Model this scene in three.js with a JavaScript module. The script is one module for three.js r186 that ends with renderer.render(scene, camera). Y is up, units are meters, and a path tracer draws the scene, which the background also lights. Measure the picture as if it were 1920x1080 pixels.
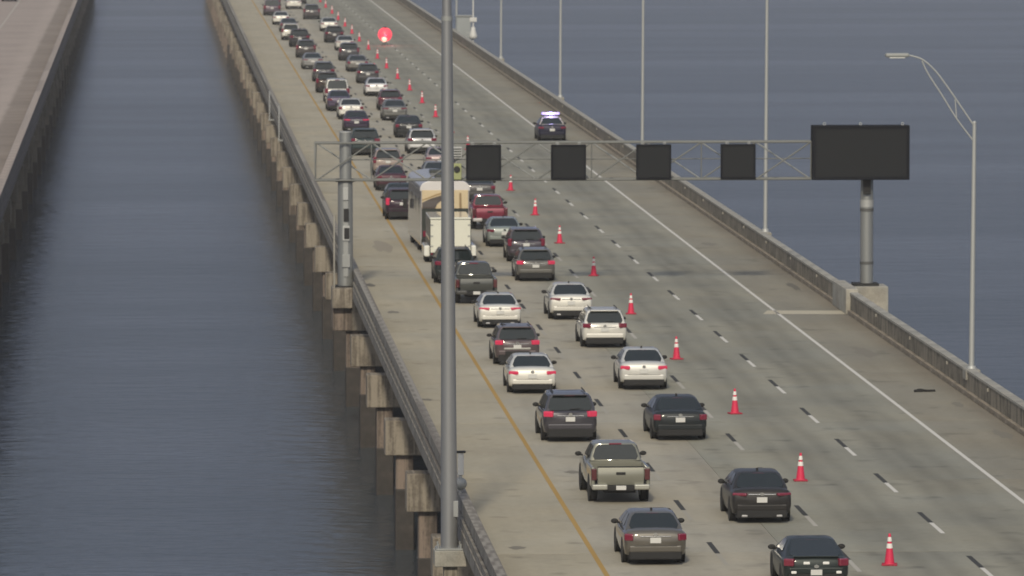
import * as THREE from 'three';
import { mergeGeometries, toCreasedNormals } from 'three/addons/utils/BufferGeometryUtils.js';
import { RoundedBoxGeometry } from 'three/addons/geometries/RoundedBoxGeometry.js';

// ---------------------------------------------------------------- camera, sky, sun, exposure
const scene = new THREE.Scene();
const CAM_H = 21.48, PITCH = 4.0930, YAW = 3.2520;            // metres above the deck, degrees
const camera = new THREE.PerspectiveCamera(5.12754, 16 / 9, 1, 40000);
camera.rotation.order = 'YXZ';
camera.position.set(0, CAM_H, 0);
camera.rotation.set(-PITCH * Math.PI / 180, -YAW * Math.PI / 180, 0);
camera.focus = 120; camera.userData.fStop = 5;                     // the cheap roadside camera is focused a little short
scene.add(camera);

const renderer = new THREE.WebGLRenderer({ antialias: true });
renderer.toneMapping = THREE.LinearToneMapping;
renderer.toneMappingExposure = 0.80;
renderer.shadowMap.enabled = true;

const SUN_EL = 33 * Math.PI / 180, SUN_AZ = 9 * Math.PI / 180;   // behind the camera, a little to its left
const sunDir = new THREE.Vector3(-Math.sin(SUN_AZ) * Math.cos(SUN_EL), Math.sin(SUN_EL), Math.cos(SUN_AZ) * Math.cos(SUN_EL));
{
  const w = 512, h = 256, d = new Float32Array(w * h * 4);
  for (let j = 0; j < h; j++) for (let i = 0; i < w; i++) {
    const az = ((i + .5) / w - .5) * 2 * Math.PI, el = ((j + .5) / h - .5) * Math.PI;
    const x = Math.cos(el) * Math.cos(az), y = Math.sin(el), z = Math.cos(el) * Math.sin(az);
    const e = Math.max(0, y), t = Math.pow(e, .45);
    const c = x * sunDir.x + y * sunDir.y + z * sunDir.z;
    const glow = 1.1 * Math.exp((c - 1) * 8) + .36 * Math.exp((c - 1) * 2.2);
    const o = (j * w + i) * 4;
    d[o] = .20 * (1 - t) + .27 * t + glow * 1.0;
    d[o + 1] = .23 * (1 - t) + .322 * t + glow * .93;
    d[o + 2] = .315 * (1 - t) + .43 * t + glow * .80;
    d[o + 3] = 1;
  }
  const sky = new THREE.DataTexture(d, w, h, THREE.RGBAFormat, THREE.FloatType);
  sky.mapping = THREE.EquirectangularReflectionMapping;
  sky.magFilter = sky.minFilter = THREE.LinearFilter;
  sky.needsUpdate = true;
  scene.background = sky; scene.environment = sky;
}
const sun = new THREE.DirectionalLight(new THREE.Color(1, .89, .68), 3.0);
sun.position.copy(sunDir).multiplyScalar(900).add(new THREE.Vector3(15, 0, -450));
sun.target.position.set(15, 0, -450);
sun.castShadow = true; sun.shadow.radius = 8; sun.shadow.mapSize.set(4096, 4096);
Object.assign(sun.shadow.camera, { left: -120, right: 120, top: 450, bottom: -450, near: 10, far: 2000 });
scene.add(sun, sun.target);
scene.fog = new THREE.FogExp2(new THREE.Color(.56, .56, .575), .00015);

// ---------------------------------------------------------------- helpers
let seed = 7;
const rnd = () => { seed = (seed * 1664525 + 1013904223) >>> 0; return seed / 4294967296; };
const rr = (a, b) => a + (b - a) * rnd();
const V = (x, y, z) => new THREE.Vector3(x, y, z);
const names = {};
function numbered(n) { const k = names[n] = (names[n] ?? -1) + 1; return k ? `${n}_${String(k).padStart(3, '0')}` : n; }
function tag(o, label, category, group) {
  o.userData = { label, category };
  if (group) o.userData.group = group;
  return o;
}
function thing(name, label, category, p = [0, 0, 0], turn = 0, group) {
  const o = new THREE.Group(); o.name = numbered(name);
  o.position.set(...p); o.rotation.y = turn; scene.add(o);
  return tag(o, label, category, group);
}
function obj(name, geos, m, parent) {
  const g = Array.isArray(geos) ? (geos.length > 1 ? mergeGeometries(geos.map(x => x.index ? x.toNonIndexed() : x)) : geos[0]) : geos;
  const o = new THREE.Mesh(g, m); o.name = parent === scene ? numbered(name) : name;
  o.castShadow = o.receiveShadow = true; parent.add(o);
  return o;
}
function struct(name, geos, m) { const o = obj(name, geos, m, scene); o.userData.kind = 'structure'; return o; }
const bx = (x0, x1, y0, y1, z0, z1) => new THREE.BoxGeometry(Math.abs(x1 - x0), Math.abs(y1 - y0), Math.abs(z1 - z0)).translate((x0 + x1) / 2, (y0 + y1) / 2, (z0 + z1) / 2);
const rbx = (x0, x1, y0, y1, z0, z1, r = .03, n = 2) => new RoundedBoxGeometry(Math.abs(x1 - x0), Math.abs(y1 - y0), Math.abs(z1 - z0), n, r).translate((x0 + x1) / 2, (y0 + y1) / 2, (z0 + z1) / 2);
function bar(a, b, r0, r1 = r0, n = 8) {
  const d = b.clone().sub(a), g = new THREE.CylinderGeometry(r1, r0, d.length(), n);
  g.applyQuaternion(new THREE.Quaternion().setFromUnitVectors(V(0, 1, 0), d.clone().normalize()));
  return g.translate((a.x + b.x) / 2, (a.y + b.y) / 2, (a.z + b.z) / 2);
}
function tube(points, r, n = 8) { return new THREE.TubeGeometry(new THREE.CatmullRomCurve3(points), points.length * 6, r, n); }
function uvMetres(g, k = 1, ox = 0, oy = 0) {           // box-projected uv in metres
  const p = g.attributes.position, n = g.attributes.normal, u = new Float32Array(p.count * 2);
  for (let i = 0; i < p.count; i++) {
    const ax = Math.abs(n.getX(i)), ay = Math.abs(n.getY(i)), az = Math.abs(n.getZ(i));
    let a, b;
    if (ay >= ax && ay >= az) { a = p.getX(i); b = p.getZ(i); } else if (ax >= az) { a = p.getZ(i); b = p.getY(i); } else { a = p.getX(i); b = p.getY(i); }
    u[2 * i] = a * k + ox; u[2 * i + 1] = b * k + oy;
  }
  g.setAttribute('uv', new THREE.BufferAttribute(u, 2));
  return g;
}
function flat(pts, y) {                                  // a sheet lying at height y, pts = [x, s] in order
  const s = new THREE.Shape(pts.map(([x, z]) => new THREE.Vector2(x, z)));
  return new THREE.ShapeGeometry(s).rotateX(-Math.PI / 2).translate(0, y, 0);
}
function loft(rings, crease = .7) {
  const pos = [], n = rings[0].length, tri = (a, b, c) => pos.push(...a, ...b, ...c);
  for (let i = 0; i + 1 < rings.length; i++) for (let k = 0; k < n; k++) {
    const a = rings[i][k], b = rings[i][(k + 1) % n], c = rings[i + 1][(k + 1) % n], d = rings[i + 1][k];
    tri(a, b, c); tri(a, c, d);
  }
  for (const [r, fl] of [[rings[0], 1], [rings[rings.length - 1], 0]]) {
    const c = [0, 1, 2].map(q => r.reduce((s, v) => s + v[q], 0) / n);
    for (let k = 0; k < n; k++) fl ? tri(r[(k + 1) % n], r[k], c) : tri(r[k], r[(k + 1) % n], c);
  }
  const g = new THREE.BufferGeometry();
  g.setAttribute('position', new THREE.Float32BufferAttribute(pos, 3));
  g.computeVertexNormals();
  g.setAttribute('uv', new THREE.Float32BufferAttribute(new Float32Array(pos.length / 3 * 2), 2));
  return toCreasedNormals(g, crease);
}
// a thin plate on the quad a b c d (a b bottom, d c top), corners cut, standing out from the surface
function panel(a, b, c, d, { u0 = .06, u1 = .94, v0 = .08, v1 = .9, cu = .06, cv = .16, out = .008, centre } = {}) {
  const P = (u, v) => a.clone().lerp(b, u).lerp(d.clone().lerp(c, u), v);
  const uv = [[u0 + cu, v0], [u1 - cu, v0], [u1, v0 + cv], [u1, v1 - cv], [u1 - cu, v1], [u0 + cu, v1], [u0, v1 - cv], [u0, v0 + cv]];
  const q = uv.map(([u, v]) => P(u, v));
  const nn = b.clone().sub(a).cross(d.clone().sub(a)).normalize();
  if (centre && nn.dot(P(.5, .5).sub(centre)) < 0) { nn.negate(); q.reverse(); }
  const lo = q.map(v => v.clone().addScaledVector(nn, -.03).toArray()), hi = q.map(v => v.clone().addScaledVector(nn, out).toArray());
  return loft([lo, hi], .3);
}
// ---------------------------------------------------------------- noise and textures
function hash(x, y, s) { let h = (x * 374761393 + y * 668265263 + s * 1442695041) | 0; h = Math.imul(h ^ (h >>> 13), 1274126177); return ((h ^ (h >>> 16)) >>> 0) / 4294967296; }
function vnoise(x, y, px, py, s) {
  const xi = Math.floor(x), yi = Math.floor(y), fx = x - xi, fy = y - yi, u = fx * fx * (3 - 2 * fx), v = fy * fy * (3 - 2 * fy);
  const m = (a, b) => ((a % b) + b) % b, h = (i, j) => hash(m(i, px), m(j, py), s);
  const a = h(xi, yi), b = h(xi + 1, yi), c = h(xi, yi + 1), d = h(xi + 1, yi + 1);
  return a + (b - a) * u + (c - a) * v + (a - b - c + d) * u * v;
}
function fbm(u, v, fx, fy, oct, s) { let t = 0, a = .5, n = 0; for (let o = 0; o < oct; o++) { t += a * vnoise(u * fx, v * fy, fx, fy, s + o * 17); n += a; a *= .5; fx *= 2; fy *= 2; } return t / n; }
const enc = c => Math.round(255 * Math.max(0, Math.min(1, c <= .0031308 ? 12.92 * c : 1.055 * Math.pow(c, 1 / 2.4) - .055)));
function texture(w, h, fn, srgb = true) {                // fn(u, v) returns linear colour or a grey value
  const d = new Uint8Array(w * h * 4);
  for (let j = 0; j < h; j++) for (let i = 0; i < w; i++) {
    const r = fn((i + .5) / w, (j + .5) / h), o = (j * w + i) * 4;
    if (srgb) { d[o] = enc(r[0]); d[o + 1] = enc(r[1]); d[o + 2] = enc(r[2]); } else d[o] = d[o + 1] = d[o + 2] = Math.round(255 * Math.max(0, Math.min(1, r)));
    d[o + 3] = 255;
  }
  const t = new THREE.DataTexture(d, w, h);
  t.wrapS = t.wrapT = THREE.RepeatWrapping; t.magFilter = THREE.LinearFilter; t.minFilter = THREE.LinearMipmapLinearFilter; t.generateMipmaps = true;
  if (srgb) t.colorSpace = THREE.SRGBColorSpace;
  t.needsUpdate = true;
  return t;
}
const sm = (a, b, x) => { const t = Math.max(0, Math.min(1, (x - a) / (b - a))); return t * t * (3 - 2 * t); };
const mix3 = (a, b, t) => [0, 1, 2].map(k => a[k] + (b[k] - a[k]) * t);

const DECK0 = 9.9, DECK1 = 31.06, DW = DECK1 - DECK0;
// wear of the road surface, across (u) and along (v, 42 m)
const deckMap = texture(1024, 1024, (u, v) => {
  const L = DECK0 + u * DW + (fbm(u, v, 4, 6, 3, 5) - .5) * .5;
  let c = [.375, .340, .262];                                                    // pale buff concrete of the left shoulder
  c = mix3(c, [.375, .346, .282], sm(12.6, 13.6, L));
  c = mix3(c, [.335, .312, .257], sm(17.6, 18.8, L)); c = mix3(c, [.282, .274, .226], sm(18.85, 19.0, DECK0 + u * DW)); c = mix3(c, [.268, .260, .215], sm(20.4, 22.2, L));
  c = mix3(c, [.250, .232, .186], sm(27.5, 28.4, L));
  c = mix3(c, [.222, .198, .158], sm(29.9, 30.9, L));
  for (const lane of [15.0, 18.7, 22.4, 26.05]) {                               // rubber and oil worn in along the lanes
    const far = lane > 20 ? 1 : .55;
    const oil = Math.exp(-Math.pow((L - lane) / .5, 2)), tr = Math.exp(-Math.pow((Math.abs(L - lane) - .85) / .32, 2));
    const k = 1 - far * (.24 * oil * (.5 + fbm(u, v, 40, 8, 3, 31)) + .15 * tr * (.4 + 1.2 * fbm(u, v, 30, 5, 3, 57)));
    c = c.map(x => x * k);
  }
  const big = fbm(u, v, 5, 9, 4, 91), fine = fbm(u, v, 128, 256, 3, 11), spot = fbm(u, v, 22, 40, 3, 77);
  let k = .80 + .32 * big + .16 * (fine - .5);
  if (spot > .66) k *= 1 - (spot - .66) * 1.3;
  const st = fbm(u, v, 60, 3, 3, 41); k *= .94 + .12 * st;                        // long streaks along the traffic
  const warm = (fbm(u, v, 7, 12, 3, 141) - .5) * .07;
  return [c[0] * k * (1 + warm), c[1] * k, c[2] * k * (1 - warm * 1.6)];
});
const concMap = (base, amt, s) => texture(512, 512, (u, v) => {
  const k = 1 + amt * ((fbm(u, v, 6, 6, 5, s) - .5) * 1.5 + (fbm(u, v, 90, 90, 2, s + 3) - .5) * .5), w = (fbm(u, v, 4, 4, 3, s + 9) - .5) * .12;
  return [base[0] * k * (1 + w), base[1] * k, base[2] * k * (1 - w)];
});
const barrierMap = (base, dark, s) => texture(1024, 256, (u, v) => {              // grimy parapet, runs of dirt down it (uv 21 m x 2 m)
  const st = fbm(u, v, 150, 2, 3, s), wide = fbm(u, v, 26, 2, 3, s + 5), g = fbm(u, v, 200, 40, 3, s + 8);
  const t = sm(.36, .68, st * .6 + wide * .4 + (g - .5) * .3);
  const c = mix3(base, dark, t), k = .86 + .28 * g;
  return c.map(x => x * k);
});
const waveBump = texture(1024, 1024, (u, v) => {
  const w1 = fbm(u + .02 * fbm(u, v, 6, 6, 2, 3), v, 12, 30, 5, 21), w2 = fbm(u, v, 50, 110, 4, 63);
  return .6 * w1 + .4 * w2;
}, false);
const windRough = texture(512, 512, (u, v) => .55 + .55 * fbm(u, v, 5, 14, 4, 515), false);
const concBump = texture(512, 512, (u, v) => .6 * fbm(u, v, 30, 30, 4, 13) + .4 * fbm(u, v, 120, 120, 2, 19), false);

// ---------------------------------------------------------------- materials
const C = (r, g, b) => new THREE.Color().setRGB(r, g, b);
const std = (c, rough = .8, metal = 0, extra = {}) => new THREE.MeshStandardMaterial({ color: c, roughness: rough, metalness: metal, ...extra });
const rep = (t, x, y) => { const c = t.clone(); c.repeat.set(x, y); c.needsUpdate = true; return c; };
const M = {
  deck: std(C(1, 1, 1), .9, 0, { map: deckMap, bumpMap: rep(concBump, 9, 18), bumpScale: .004 }),
  conc: std(C(1, 1, 1), .92, 0, { map: rep(barrierMap([.30, .265, .22], [.135, .115, .095], 201), 1 / 14, .4) }),
  pile: std(C(1, 1, 1), .92, 0, { map: rep(barrierMap([.245, .195, .165], [.10, .082, .07], 231), 1 / 12, .3) }),
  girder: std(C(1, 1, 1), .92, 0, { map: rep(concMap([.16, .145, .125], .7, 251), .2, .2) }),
  wet: std(C(1, 1, 1), .6, 0, { map: rep(concMap([.04, .034, .032], .9, 271), .5, .5) }),
  parL: std(C(1, 1, 1), .92, 0, { map: rep(barrierMap([.275, .258, .23], [.135, .12, .108], 301), 1 / 21, .5) }),
  parShade: std(C(1, 1, 1), .92, 0, { map: rep(barrierMap([.15, .135, .13], [.085, .078, .078], 421), 1 / 21, .5) }),  // left bridge concrete, darkened in the colour for its shaded side
  parR: std(C(1, 1, 1), .92, 0, { map: rep(barrierMap([.25, .222, .178], [.10, .09, .072], 331), 1 / 21, .5) }),
  cope: std(C(1, 1, 1), .9, 0, { map: rep(concMap([.31, .30, .27], .6, 361), .3, .3) }),
  curb: std(C(1, 1, 1), .92, 0, { map: rep(concMap([.25, .215, .17], .9, 381), .3, .3) }),
  white: std(C(.62, .60, .56), .75), wornwhite: std(C(.42, .40, .36), .85), faintwhite: std(C(.345, .325, .28), .9), yellow: std(C(.40, .25, .065), .75), black: std(C(.035, .035, .035), .85),
  galv: std(C(.40, .41, .41), .55, .35), truss: std(C(.17, .175, .17), .65, .2), galvdull: std(C(.30, .31, .31), .6, .3), plinth: std(C(.09, .092, .092), .7), post: std(C(.29, .30, .30), .42, .5), pole: std(C(.27, .275, .285), .42, .5),
  dark: std(C(.012, .012, .013), .7), rubber: std(C(.012, .012, .012), .9), plastic: std(C(.014, .014, .015), .8),
  rim: std(C(.45, .45, .46), .35, .7), chrome: std(C(.75, .75, .75), .18, 1), plate: std(C(.55, .55, .54), .5),
  glass: new THREE.MeshPhysicalMaterial({ color: C(.012, .017, .018), roughness: .09, clearcoat: .35, clearcoatRoughness: .05 }),
  lampOff: new THREE.MeshPhysicalMaterial({ color: C(.17, .012, .035), roughness: .25, clearcoat: 1 }),
  lampOn: new THREE.MeshPhysicalMaterial({ color: C(.45, .02, .06), roughness: .25, emissive: C(1, .06, .16), emissiveIntensity: .26, clearcoat: 1 }),
  lampDark: new THREE.MeshPhysicalMaterial({ color: C(.075, .008, .012), roughness: .3, clearcoat: 1 }),
  lampWhite: std(C(.75, .75, .74), .25), cone: std(C(.60, .02, .075), .6), collar: std(C(.74, .72, .70), .5), coneBase: std(C(.36, .018, .045), .75),
  signFace: new THREE.MeshPhysicalMaterial({ color: C(.0145, .016, .0185), roughness: .7, specularIntensity: .4 }), signCase: new THREE.MeshPhysicalMaterial({ color: C(.007, .008, .012), roughness: .8, specularIntensity: .4 }),
};
const paints = {};
function paint(c, metal = .25, rough = .42) {
  const k = c.join() + metal + rough;
  return paints[k] ??= new THREE.MeshPhysicalMaterial({ color: C(...c), metalness: metal, roughness: rough, clearcoat: c[0] + c[1] + c[2] < .12 ? .35 : 1, clearcoatRoughness: .06, specularIntensity: c[0] + c[1] + c[2] < .12 ? .5 : 1 });
}

// ---------------------------------------------------------------- water
const WATER = -6.9;
{
  const g = new THREE.PlaneGeometry(24000, 32000, 1, 1).rotateX(-Math.PI / 2).translate(0, WATER, -12000);
  const p = g.attributes.position, u = g.attributes.uv;
  for (let i = 0; i < p.count; i++) u.setXY(i, p.getX(i) / 46, p.getZ(i) / 46);
  struct('water', g, new THREE.MeshPhysicalMaterial({ color: C(.045, .058, .072), roughness: .24, roughnessMap: rep(windRough, .13, .19), ior: 1.33, bumpMap: waveBump, bumpScale: .17 }));
}

// ---------------------------------------------------------------- the bridge under the traffic
const SPAN = 20.97, BENT0 = 231.3, N0 = -4, N1 = 40;               // bent n stands at s = BENT0 + SPAN n
const bentS = n => BENT0 + SPAN * n;
const road = new THREE.Group(); road.name = numbered('road'); road.userData.kind = 'structure'; scene.add(road);
for (let n = N0; n < N1; n++) {
  const s0 = bentS(n) + .02, s1 = bentS(n + 1) - .02, off = rnd(), fl = rnd() < .5 ? 1 : -1;
  for (const [xa, xb] of [[DECK0, 18.918], [18.93, DECK1]]) {
    const g = bx(xa, xb, -.25, 0, -s0, -s1), p = g.attributes.position, u = g.attributes.uv;
    for (let i = 0; i < p.count; i++) u.setXY(i, (p.getX(i) - DECK0) / DW, fl * p.getZ(i) / 42 + off);
    obj('deck_slab', g, M.deck, road);
  }
}
const strip = (x0, x1, s0, s1, y = .004) => flat([[x0, s0], [x1, s0], [x1, s1], [x0, s1]], y);
obj('edge_line', strip(13.10, 13.25, bentS(N0), bentS(N1)), M.yellow, road);
obj('edge_line', strip(27.83, 27.98, bentS(N0), bentS(N1)), M.white, road);
{
  const far = { w: [], b: [], worn: [], faint: [] };
  [[16.86, 6.28, 'faint'], [20.55, 4.43, 'worn'], [24.21, 2.2, 'w']].forEach(([L, ph, mk]) => {
    for (let i = 13; i < 88; i++) {
      const s = ph + 12.19 * i; if (s < 165) continue;
      const w = strip(L - .07, L + .07, s - 3.05, s - .02), b = strip(L - .08, L + .08, s + .02, s + 3.05);
      if (s < 560) { obj('white_dash', w, mk === 'w' ? M.white : mk === 'worn' ? M.wornwhite : M.faintwhite, road); obj('black_dash', b, M.black, road); } else { far[mk].push(w); far.b.push(b); }
    }
  });
  for (const [k, nm, m] of [['w', 'white_dash', M.white], ['worn', 'white_dash', M.wornwhite], ['faint', 'white_dash', M.faintwhite], ['b', 'black_dash', M.black]]) obj(nm, far[k], m, road).userData.kind = 'stuff';
}
obj('concrete_strip', flat([[27.2, 282.9], [31.0, 282.6], [31.0, 284.7], [27.6, 285.0]], .004), std(C(.46, .42, .33), .9), road);
function blot(x, s, w, l, m) {                                      // an uneven patch on the road
  const p = []; for (let k = 0; k < 18; k++) { const a = k / 18 * 2 * Math.PI, r = rr(.6, 1.1); p.push([x + Math.cos(a) * w * r, s + Math.sin(a) * l * r]); }
  obj('patch', flat(p, .004), m, road);
}
{
  const pd = std(C(.19, .175, .145), .9), pl = std(C(.40, .365, .29), .9), pw = std(C(.285, .255, .205), .9), pk = std(C(.135, .125, .105), .9);
  for (const [x, s, w, l, m] of [[10.45, 302, .28, 1.3, pk], [10.9, 285, .3, .8, pd], [10.5, 241, .25, .6, pd], [11.0, 191, .3, .5, pd], [30.2, 238, .25, 1.2, pd], [29.0, 331, .4, 1.4, pd],
    [29.4, 262, .5, 3, pd], [30.3, 226, .3, 2.0, pd], [14.2, 213.5, .35, .5, pd], [12.1, 330, .6, 5, pw], [30.3, 300, .25, 3, pk]]) blot(x, s, w, l, m);
}

const bridge = thing('road_bridge', 'long low concrete bridge on many piles carrying the queue of cars', 'bridge');
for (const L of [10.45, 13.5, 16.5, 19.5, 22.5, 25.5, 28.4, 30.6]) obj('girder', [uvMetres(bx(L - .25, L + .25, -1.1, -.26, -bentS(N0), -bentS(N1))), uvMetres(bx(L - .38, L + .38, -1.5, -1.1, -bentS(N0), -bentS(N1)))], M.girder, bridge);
obj('deck_edge', uvMetres(bx(9.56, 9.89, -.45, -.004, -bentS(N0), -bentS(N1))), M.parL, bridge);
obj('deck_edge', uvMetres(bx(31.07, 31.45, -.45, -.004, -bentS(N0), -bentS(N1))), M.parL, bridge);
function pierRow(parent, caps, L0, L1, piles, bents, m) {
  for (const s of bents) {
    obj('pier_cap', uvMetres(rbx(L0, L1, -3.15, -1.75, -s + .65, -s - .65, .05, 1), 1, rnd() * 9, rnd() * 9), m.cap, parent);
    for (const L of piles) {
      const w = .35;
      obj('pile', uvMetres(rbx(L - w, L + w, WATER - 1.5, -3.15, -s + w, -s - w, .06, 1), 1, rnd() * 9, rnd() * 9), m.pile, parent);
      if (m.wet) obj('stained_pile_foot', uvMetres(rbx(L - w - .03, L + w + .03, WATER - 1.6, -4.7 + rr(-.3, .3), -s + w + .03, -s - w - .03, .06, 1)), m.wet, parent);
    }
  }
}
{
  const bents = []; for (let n = -3; n <= N1; n++) bents.push(bentS(n));
  pierRow(bridge, 0, 9.3, 31.7, [10.08, 14.2, 18.4, 22.6, 26.8, 30.9], bents.slice(0, 30), { cap: M.conc, pile: M.pile, wet: M.wet });
  pierRow(bridge, 0, 9.3, 31.7, [10.08, 20.5, 30.9], bents.slice(30), { cap: M.conc, pile: M.pile });
}
// ---------------------------------------------------------------- parapets
const leftPar = thing('parapet', 'grey concrete parapet along the left edge of the queue bridge, above the piers', 'parapet');
const rightPar = thing('parapet', 'stained concrete parapet along the right shoulder of the queue bridge', 'parapet');
for (let n = N0; n < N1; n++) {
  const z0 = -(bentS(n) + .015), z1 = -(bentS(n + 1) - .015), o = rnd() * 40;
  obj('curb', uvMetres(bx(9.60, 9.96, 0, .24, z0, z1), 1, o), M.parL, leftPar);
  obj('rail_beam', uvMetres(rbx(9.64, 9.94, .38, .80, z0, z1, .03, 1), 1, o), M.parL, leftPar);
  const posts = []; for (let k = 0; k < 10; k++) { const z = z0 + (z1 - z0) * (k + .5) / 10; posts.push(uvMetres(bx(9.68, 9.92, .239, .381, z - .18, z + .18))); }
  obj('rail_posts', posts, M.parL, leftPar);
  obj('curb', uvMetres(rbx(30.93, 31.40, -.001, .20, z0, z1, .03, 1), 1, o), M.curb, rightPar);
  obj('wall_panel', uvMetres(bx(31.06, 31.36, .199, .86, z0, z1), 1, o), M.parR, rightPar);
  obj('coping', uvMetres(rbx(31.03, 31.40, .859, .97, z0, z1, .02, 1), 1, o), M.cope, rightPar);
}
for (let k = 0; k < 26; k++) obj('reflector', rbx(31.0, 31.06, .66, .79, -(223.6 + 12.19 * (k - 3)) - .04, -(223.6 + 12.19 * (k - 3)) + .04, .01, 1), M.cope, rightPar);
obj('end_block', uvMetres(rbx(30.86, 31.42, 0, 1.12, -282.6, -288.2, .04, 2)), M.cope, rightPar);

// ---------------------------------------------------------------- the other bridge, on the left
{
  const r2 = new THREE.Group(); r2.name = numbered('road'); r2.userData.kind = 'structure'; scene.add(r2);
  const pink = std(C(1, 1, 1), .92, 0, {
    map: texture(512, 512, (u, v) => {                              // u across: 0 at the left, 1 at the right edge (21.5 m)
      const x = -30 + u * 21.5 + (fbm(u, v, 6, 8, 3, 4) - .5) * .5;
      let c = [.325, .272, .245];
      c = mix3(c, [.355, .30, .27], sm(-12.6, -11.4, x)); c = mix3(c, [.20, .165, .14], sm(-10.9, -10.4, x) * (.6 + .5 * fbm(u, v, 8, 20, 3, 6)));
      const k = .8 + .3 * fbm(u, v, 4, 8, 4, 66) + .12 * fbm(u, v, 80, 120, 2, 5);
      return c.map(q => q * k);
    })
  });
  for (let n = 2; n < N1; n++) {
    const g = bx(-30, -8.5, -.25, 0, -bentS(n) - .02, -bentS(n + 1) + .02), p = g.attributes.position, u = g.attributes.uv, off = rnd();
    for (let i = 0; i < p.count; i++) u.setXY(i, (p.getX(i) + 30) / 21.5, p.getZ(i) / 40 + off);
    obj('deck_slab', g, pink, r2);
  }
  obj('edge_line', strip(-15.8, -15.65, bentS(2), bentS(N1)), M.wornwhite, r2);
  const b2 = thing('road_bridge', 'second concrete bridge at the left edge with its pale deck and dark shaded side', 'bridge');
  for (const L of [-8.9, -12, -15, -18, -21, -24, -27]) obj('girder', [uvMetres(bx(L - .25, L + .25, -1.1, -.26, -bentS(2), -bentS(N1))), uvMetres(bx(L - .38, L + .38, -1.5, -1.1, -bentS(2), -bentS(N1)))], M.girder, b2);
  obj('deck_edge', uvMetres(bx(-8.49, -8.15, -.45, -.004, -bentS(2), -bentS(N1))), M.parShade, b2);
  const bents = []; for (let n = 2; n <= N1; n++) bents.push(bentS(n) + 4);
  pierRow(b2, 0, -29, -8.5, [-9.0, -13, -18], bents, { cap: M.girder, pile: M.girder, wet: M.wet });  // darker girder concrete puts the shade below the deck into the colour
  const pinkLitCope = std(C(1, 1, 1), .92, 0, { map: rep(concMap([.31, .262, .235], .7, 461), .3, .3) });  // pinkish concrete, made paler to paint in the lit parapet top
  const p2 = thing('parapet', 'pale concrete parapet on the right edge of the left bridge', 'parapet');
  for (let n = 2; n < N1; n++) {
    const z0 = -(bentS(n) + .015), z1 = -(bentS(n + 1) - .015), o = rnd() * 40;
    obj('curb', uvMetres(bx(-9.0, -8.2, 0, .26, z0, z1), 1, o), M.parShade, p2);
    obj('wall_panel', uvMetres(bx(-8.62, -8.24, .26, .86, z0, z1), 1, o), M.parShade, p2);
    obj('coping', uvMetres(rbx(-8.70, -8.20, .859, .95, z0, z1, .02, 1), 1, o), pinkLitCope, p2);
  }
}

// ---------------------------------------------------------------- poles and gantry
{
  const t = thing('tall_pole', 'tall tapered grey steel pole in the foreground, outside the left parapet', 'pole', [9.17, -.5, -195.2]);
  obj('shaft', [bar(V(0, .05, 0), V(-.06, 16.2, 0), .26, .165, 24), bar(V(-.06, 16.1, 0), V(-.075, 19, 0), .15, .12, 24)], M.pole, t);
  obj('joint_ring', new THREE.CylinderGeometry(.175, .175, .14, 24).translate(-.06, 16.2, 0), M.galvdull, t);
  obj('base_plate', [rbx(-.42, .42, 0, .06, -.42, .42, .015, 1)], M.galvdull, t);
  const bolts = []; for (const a of [-.34, .34]) for (const b of [-.34, .34]) bolts.push(new THREE.CylinderGeometry(.03, .03, .16, 8).translate(a, .12, b));
  obj('anchor_bolts', bolts, M.galvdull, t);
  obj('pedestal', [uvMetres(rbx(-.47, .52, -.5, 0, -.5, .5, .04, 2))], M.cope, t);
  obj('pedestal_column', [uvMetres(rbx(-.18, .24, -5.5, -.5, -.3, .3, .04, 1))], M.conc, t);
  obj('handhole_cover', rbx(.10, .27, 1.0, 1.5, .0, .22, .02, 1), M.galvdull, t);
  const b = thing('junction_box', 'small pale junction box with a round grey bell on the parapet beside the tall pole', 'junction box', [9.72, .8, -199.4]);
  obj('box', rbx(-.08, .10, .55, 1.25, -.1, .1, .02, 1), M.plate, b);
  obj('bell', [new THREE.SphereGeometry(.2, 16, 10).translate(0, .28, .05)], M.galvdull, b);
  obj('conduit', bar(V(0, 0, 0), V(0, .7, 0), .05), M.galv, b);
  obj('cap', rbx(-.16, .16, 1.25, 1.30, -.14, .14, .01, 1), M.plastic, b);
}
const GS = 300.8;                                                 // the gantry line
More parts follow.
